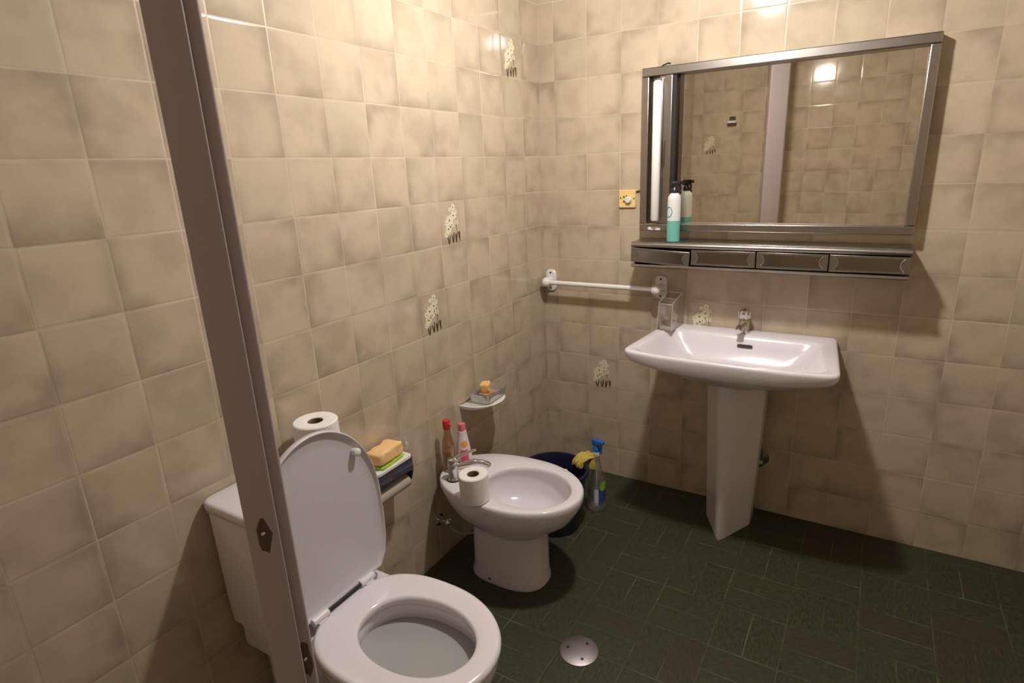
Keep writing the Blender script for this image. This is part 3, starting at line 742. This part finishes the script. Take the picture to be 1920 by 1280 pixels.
# bottles on the bidet's ledge
gb = thing('glass_bottle', 'slim clear amber bottle with a red cap at the wall behind the bidet tap', 'bottle', (.052, -.868, .3802))
bm = bmesh.new(); lathe(bm, [(.018, 0), (.0225, .004), (.0230, .03), (.0230, .095), (.0215, .112), (.0165, .135), (.0125, .150), (.0115, .165), (.0115, .172)], 32)
obj('bottle', bm, M['amber'], gb)
bm = bmesh.new(); lathe(bm, [(.0185, .003), (.0185, .080), (.017, .081)], 28); obj('liquid', bm, flat('amber_liquid', (.55, .37, .20), .2), gb)
bm = bmesh.new(); lathe(bm, [(.0140, .168), (.0145, .172), (.0145, .198), (.0135, .2015), (.006, .202)], 28); obj('cap', bm, M['red'], gb)
bm = bmesh.new(); tube(bm, [(0.010, -.002, .190), (.024, -.006, .186)], [.006, .0045], 10); obj('spout', bm, M['red'], gb)
pb = thing('pink_bottle', 'white and pink cone shaped bottle with a pink cap behind the bidet tap', 'bottle', (.082, -.818, .3802))
bm = bmesh.new(); lathe(bm, [(.028, 0), (.0315, .004), (.0318, .03), (.0285, .06), (.0235, .095), (.0175, .130), (.0155, .142), (.0155, .146), (.013, .1465)], 36)
obj('bottle', bm, M['pinkwhite'], pb)
bm = bmesh.new(); lathe(bm, [(.0135, .146), (.0135, .170), (.0125, .1735), (.005, .174)], 28); obj('cap', bm, M['pink'], pb)
def cpatch(bm, prof, a0, a1, z0, z1, off=.0006, n=10, m=8, shape=None):
    def rad(z):
        for (r1, h1), (r2, h2) in zip(prof, prof[1:]):
            if h1 <= z <= h2: return r1+(r2-r1)*(z-h1)/max(1e-6, h2-h1)
        return prof[-1][0]
    outs = []
    for j in range(m+1):
        v = j/m; z = z0+(z1-z0)*v; w_ = shape(v) if shape else 1; row = []
        for i in range(n+1):
            a = (a0+a1)/2+(a1-a0)*(i/n-.5)*w_; r = rad(z)+off
            row.append(Vector((r*math.cos(a), r*math.sin(a), z)))
        outs.append(row)
    loft(bm, outs, False, False, 0, closed=False)
cone = [(.0318, .03), (.0285, .06), (.0235, .095), (.0175, .130)]
rd = math.radians
bm = bmesh.new(); cpatch(bm, cone, rd(-75), rd(-15), .030, .078, shape=lambda v: 1); o = obj('front_label', bm, M['magenta'], pb); o['label'] = 'pink printed label'
bm = bmesh.new(); cpatch(bm, cone, rd(-70), rd(-5), .088, .112, off=.0009, shape=lambda v: math.sqrt(max(.02, 1-(2*v-1)**2))); o = obj('round_print', bm, M['orange'], pb); o['label'] = 'orange round print'

# ------------------------------------------------------------------ soap dish on the left wall
sd = thing('soap_dish', 'white half-oval soap dish fixed to the tiled wall above the bidet', 'soap dish', (0, -.615, .560))
def half(a, b, z, n=24, ex=1.0):
    return [Vector((0, -b, z))]+[Vector((a*math.sin(PI*k/n)**.8, -b*math.cos(PI*k/n), z)) for k in range(1, n)]+[Vector((0, b, z))]
bm = bmesh.new(); loft(bm, [half(.045, .070, -.020), half(.09, .090, -.008), half(.122, .102, .006), half(.127, .104, .012), half(.122, .101, .014), half(.112, .094, .011)])
obj('dish', bm, M['enamel'], sd, angle=60)
ty = thing('clear_soap_tray', 'clear ribbed plastic tray sitting in the white wall soap dish', 'tray', (.062, -.607, .5715), rd(2))
def rrect(hx, hy, r=.012): return roundpoly([(-hx, -hy), (hx, -hy), (hx, hy), (-hx, hy)], r, 5)
bm = bmesh.new(); loft(bm, [r3(rrect(.034, .056), 0), r3(rrect(.042, .066), .006), r3(rrect(.048, .074), .040), r3(rrect(.046, .072), .040), r3(rrect(.040, .064), .008), r3(rrect(.034, .056), .004)])
obj('tray', bm, M['clear_tray'], ty)
def foam(bm, hx, hy, hz, z0, seed=0, amp=.003, n=10, mi=0):
    g = bmesh.ops.create_cube(bm, size=2)
    es = list({e for v in g['verts'] for e in v.link_edges})
    bmesh.ops.subdivide_edges(bm, edges=es, cuts=n, use_grid_fill=True)
    for v in bm.verts:
        if v.tag: continue
        p = v.co.copy(); k = (abs(p.x)**8+abs(p.y)**8+abs(p.z)**8)**(1/8)
        p = p/max(k, 1e-6)*max(abs(p.x), abs(p.y), abs(p.z))
        q = Vector((p.x*hx, p.y*hy, p.z*hz+z0+hz))
        q += mnoise.noise_vector(Vector((q.x*38+seed, q.y*38, q.z*38)))*amp
        v.co = q; v.tag = True
bm = bmesh.new(); foam(bm, .019, .022, .017, .028, 3, .005); o = obj('sponge_piece', bm, M['soap']); o.location = (.060, -.604, .579); o.rotation_euler = (.15, -.2, .5)
tagp(o, 'small orange yellow sponge scrap in the clear tray on the soap dish', 'sponge')
bm = bmesh.new(); foam(bm, .022, .030, .012, .004, 9, .003); o = obj('soap_remnant', bm, flat('brown_soap', (.42, .28, .14), .5, var=.3)); o.location = (.060, -.612, .5755)
tagp(o, 'brown soap remnant under the sponge scrap in the clear tray', 'soap')

# ------------------------------------------------------------------ paper holder
ph = thing('paper_holder', 'wall toilet paper holder with white top and dark cover beside the toilet', 'paper holder', (0, -1.182, .565))
bm = bmesh.new(); R_ = [(p.x, p.y) for p in roundpoly([(.0, -.080), (.094, -.080), (.094, .080), (.0, .080)], [.004, .016, .016, .004], 5)]
loft(bm, [[Vector((x, y, z)) for x, y in R_] for z in (-.008, 0)]); obj('top_plate', bm, M['enamel'], ph)
bm = bmesh.new(); arc = [(.085+.010*math.sin(t_), -.010-.035+.035*math.cos(t_)) for t_ in [PI/2*k/8 for k in range(9)]]+[(.0945, -.050), (.091, -.056)]
sec = arc+[(a-.003, b-.001) for a, b in arc[::-1]]
loft(bm, [[Vector((a, y, b)) for a, b in sec] for y in (-.077, .077)])
for y in (-.079, .074):
    sd_ = roundpoly([(.0, -.007), (.0, -.050), (.058, -.098), (.080, -.096), (.092, -.060), (.092, -.007)], [.003, .01, .01, .01, .01, .003], 4)
    loft(bm, [[Vector((p.x, y+h, p.y)) for p in sd_] for h in (0, .005)])
o = obj('cover', bm, M['smoke_cover'], ph); o['label'] = 'dark glossy curved cover'
bm = bmesh.new(); box(bm, 0, .004, -.079, .079, -.085, -.007); obj('back_plate', bm, M['enamel'], ph, smooth=False)
er = thing('cardboard_tube', 'nearly empty toilet roll tube hanging inside the dark paper holder', 'toilet roll', (.070, -1.186, .472))
bm = bmesh.new(); Mr = Matrix.Rotation(rd(90), 4, 'X')
lathe(bm, [(.0215, -.068), (.0215, .068), (.0198, .068), (.0198, -.068), (.0215, -.068)], 32, M=Mr, cap0=False, cap1=False); obj('tube', bm, M['card_light'], er)
bm = bmesh.new(); tube(bm, [(0, -.0735, 0), (0, .0735, 0)], .0075, 14); obj('spindle', bm, M['black'], ph).location = (.070, -.004, -.093)
# sponge and scourer on top of the holder
sp = thing('scrub_sponge', 'yellow scrub sponge with a green scouring pad on top of the paper holder', 'sponge', (.050, -1.178, .5652), rd(6))
bm = bmesh.new(); foam(bm, .033, .058, .005, .0, 2, .002); obj('scouring_pad', bm, M['scourer'], sp)
bm = bmesh.new(); foam(bm, .033, .058, .0215, .0095, 5, .004); o = obj('foam_block', bm, M['sponge'], sp); o.rotation_euler = (0, rd(-3), 0)
bm = bmesh.new()

# ------------------------------------------------------------------ bucket, cloth, spray bottle on the floor
bk = thing('bucket', 'dark navy plastic bucket in the corner behind the bidet', 'bucket', (.288, -.492, 0))
bm = bmesh.new(); lathe(bm, [(.098, 0), (.102, .004), (.134, .245), (.136, .250), (.143, .250), (.145, .256), (.142, .262), (.134, .262), (.130, .250), (.099, .010), (.03, .008)], 56)
obj('pail', bm, M['navy'], bk, angle=60)
bm = bmesh.new(); tube(bm, [(.146*math.cos(a), .146*math.sin(a), .240-.01*math.sin(a)) for a in [rd(95+170*k/24) for k in range(25)]], .003, 8); obj('handle', bm, M['steel_dark'], bk)
bm = bmesh.new(); g = bmesh.ops.create_grid(bm, x_segments=34, y_segments=34, size=.5)
cw, cl = .085, .095
bcx, bcy = .288, -.492; ang0 = rd(56)
for v in bm.verts:
    s_, t_ = v.co.x+.5, v.co.y+.5    # s along rim, t over the rim
    a = ang0+(s_-.5)*.42
    L_ = (t_-.42)*cl
    if L_ > 0: r = .148+.012*math.sin(min(1, L_/.02)*PI/2)+L_*.10; z = .268-max(0, L_-.008)
    else: r = .138+max(L_*1.3, -.022)+L_*.2; z = .268+max(-.09, L_*.9)*(.9)
    wv = .011*math.sin(s_*17+t_*3)+.006*math.sin(s_*31-t_*5)
    r += wv+.007+mnoise.noise(Vector((s_*5, t_*5, 1)))*.010; z += mnoise.noise(Vector((s_*4, t_*4, 7)))*.014+.014*math.exp(-(L_/.03)**2)
    v.co = Vector((bcx+r*math.cos(a), bcy+r*math.sin(a), z))
o = obj('cleaning_cloth', bm, M['yellow_cloth'], angle=180); m_ = o.modifiers.new('s', 'SOLIDIFY'); m_.thickness = .003; m_.offset = 1
tagp(o, 'crumpled yellow cloth draped over the rim of the navy bucket', 'cloth')
bs = thing('spray_bottle', 'clear plastic spray bottle with a blue trigger on the floor beside the bucket', 'spray bottle', (.392, -.300, 0), rd(-65))
bm = bmesh.new(); bp_ = [(.030, .001), (.040, .003), (.0425, .012), (.0415, .028), (.039, .045), (.038, .12), (.036, .150), (.028, .180), (.019, .205), (.0155, .228), (.0145, .250), (.0145, .262)]
lathe(bm, bp_, 40); obj('bottle', bm, M['clear'], bs)
bm = bmesh.new(); lathe(bm, [(.0160, .252), (.0168, .255), (.0168, .272), (.0150, .276)], 28); obj('collar', bm, M['milky'], bs)
bm = bmesh.new(); cpatch(bm, [(.039, .045), (.038, .12)], rd(-5), rd(105), .030, .108, .0008, 14); o = obj('front_label', bm, M['labelblue'], bs); o['label'] = 'blue and white label'
bm = bmesh.new(); cpatch(bm, [(.039, .045), (.038, .12)], rd(-15), rd(12), .030, .108, .0012, 6); obj('label_edge', bm, M['labelwhite'], bs)
bm = bmesh.new(); cpatch(bm, [(.039, .045), (.038, .12), (.036, .15)], rd(20), rd(105), .098, .142, .0015, 12, shape=lambda v: .4+.6*math.sin(PI*min(1, v*.8+.2))); o = obj('lime_print', bm, M['lime'], bs); o['label'] = 'lime green print'
hd = trigger_head(bs, .272, M['blue'], 1.2); hd.rotation_euler.z = rd(50)
bm = bmesh.new(); tube(bm, [(.0, 0, .02), (.002, .003, .25)], .002, 8); obj('dip_tube', bm, M['milky'], bs)

# ------------------------------------------------------------------ floor drain cover
dc = thing('floor_drain_cover', 'round metal drain cover with three holes in the green floor', 'drain cover', (.666, -1.062, 0))
bm = bmesh.new(); lathe(bm, [(.060, 0), (.060, .0025), (.057, .0042), (.01, .0046)], 56); obj('cover_plate', bm, flat('dull_drain_metal', (.40, .37, .385), .45, 1, var=.12, vscale=20), dc)
for k in range(3):
    a = rd(70+120*k)
    bm = bmesh.new(); lathe(bm, [(.0045, .0038), (.0045, .0052), (.003, .0054)], 12, (.036*math.cos(a), .036*math.sin(a))); obj('screw_hole', bm, M['dark'], dc)

# hook seen in the mirror, on the wall behind the viewer
hk = thing('wall_hook', 'small white hook block seen only in the mirror', 'hook', (.30, YF, 1.72))
bm = bmesh.new(); loft(bm, [r3(roundpoly([(-.035, 0), (.035, 0), (.03, .045), (-.03, .045)], .006), z) for z in (-.008, .008)]); obj('ledge', bm, M['enamel'], hk)
bm = bmesh.new(); box(bm, -.022, .022, 0, .012, .012, .040); box(bm, -.03, .03, 0, .03, -.026, -.009); obj('hook_plate', bm, M['chip'], hk, bevel=.002)
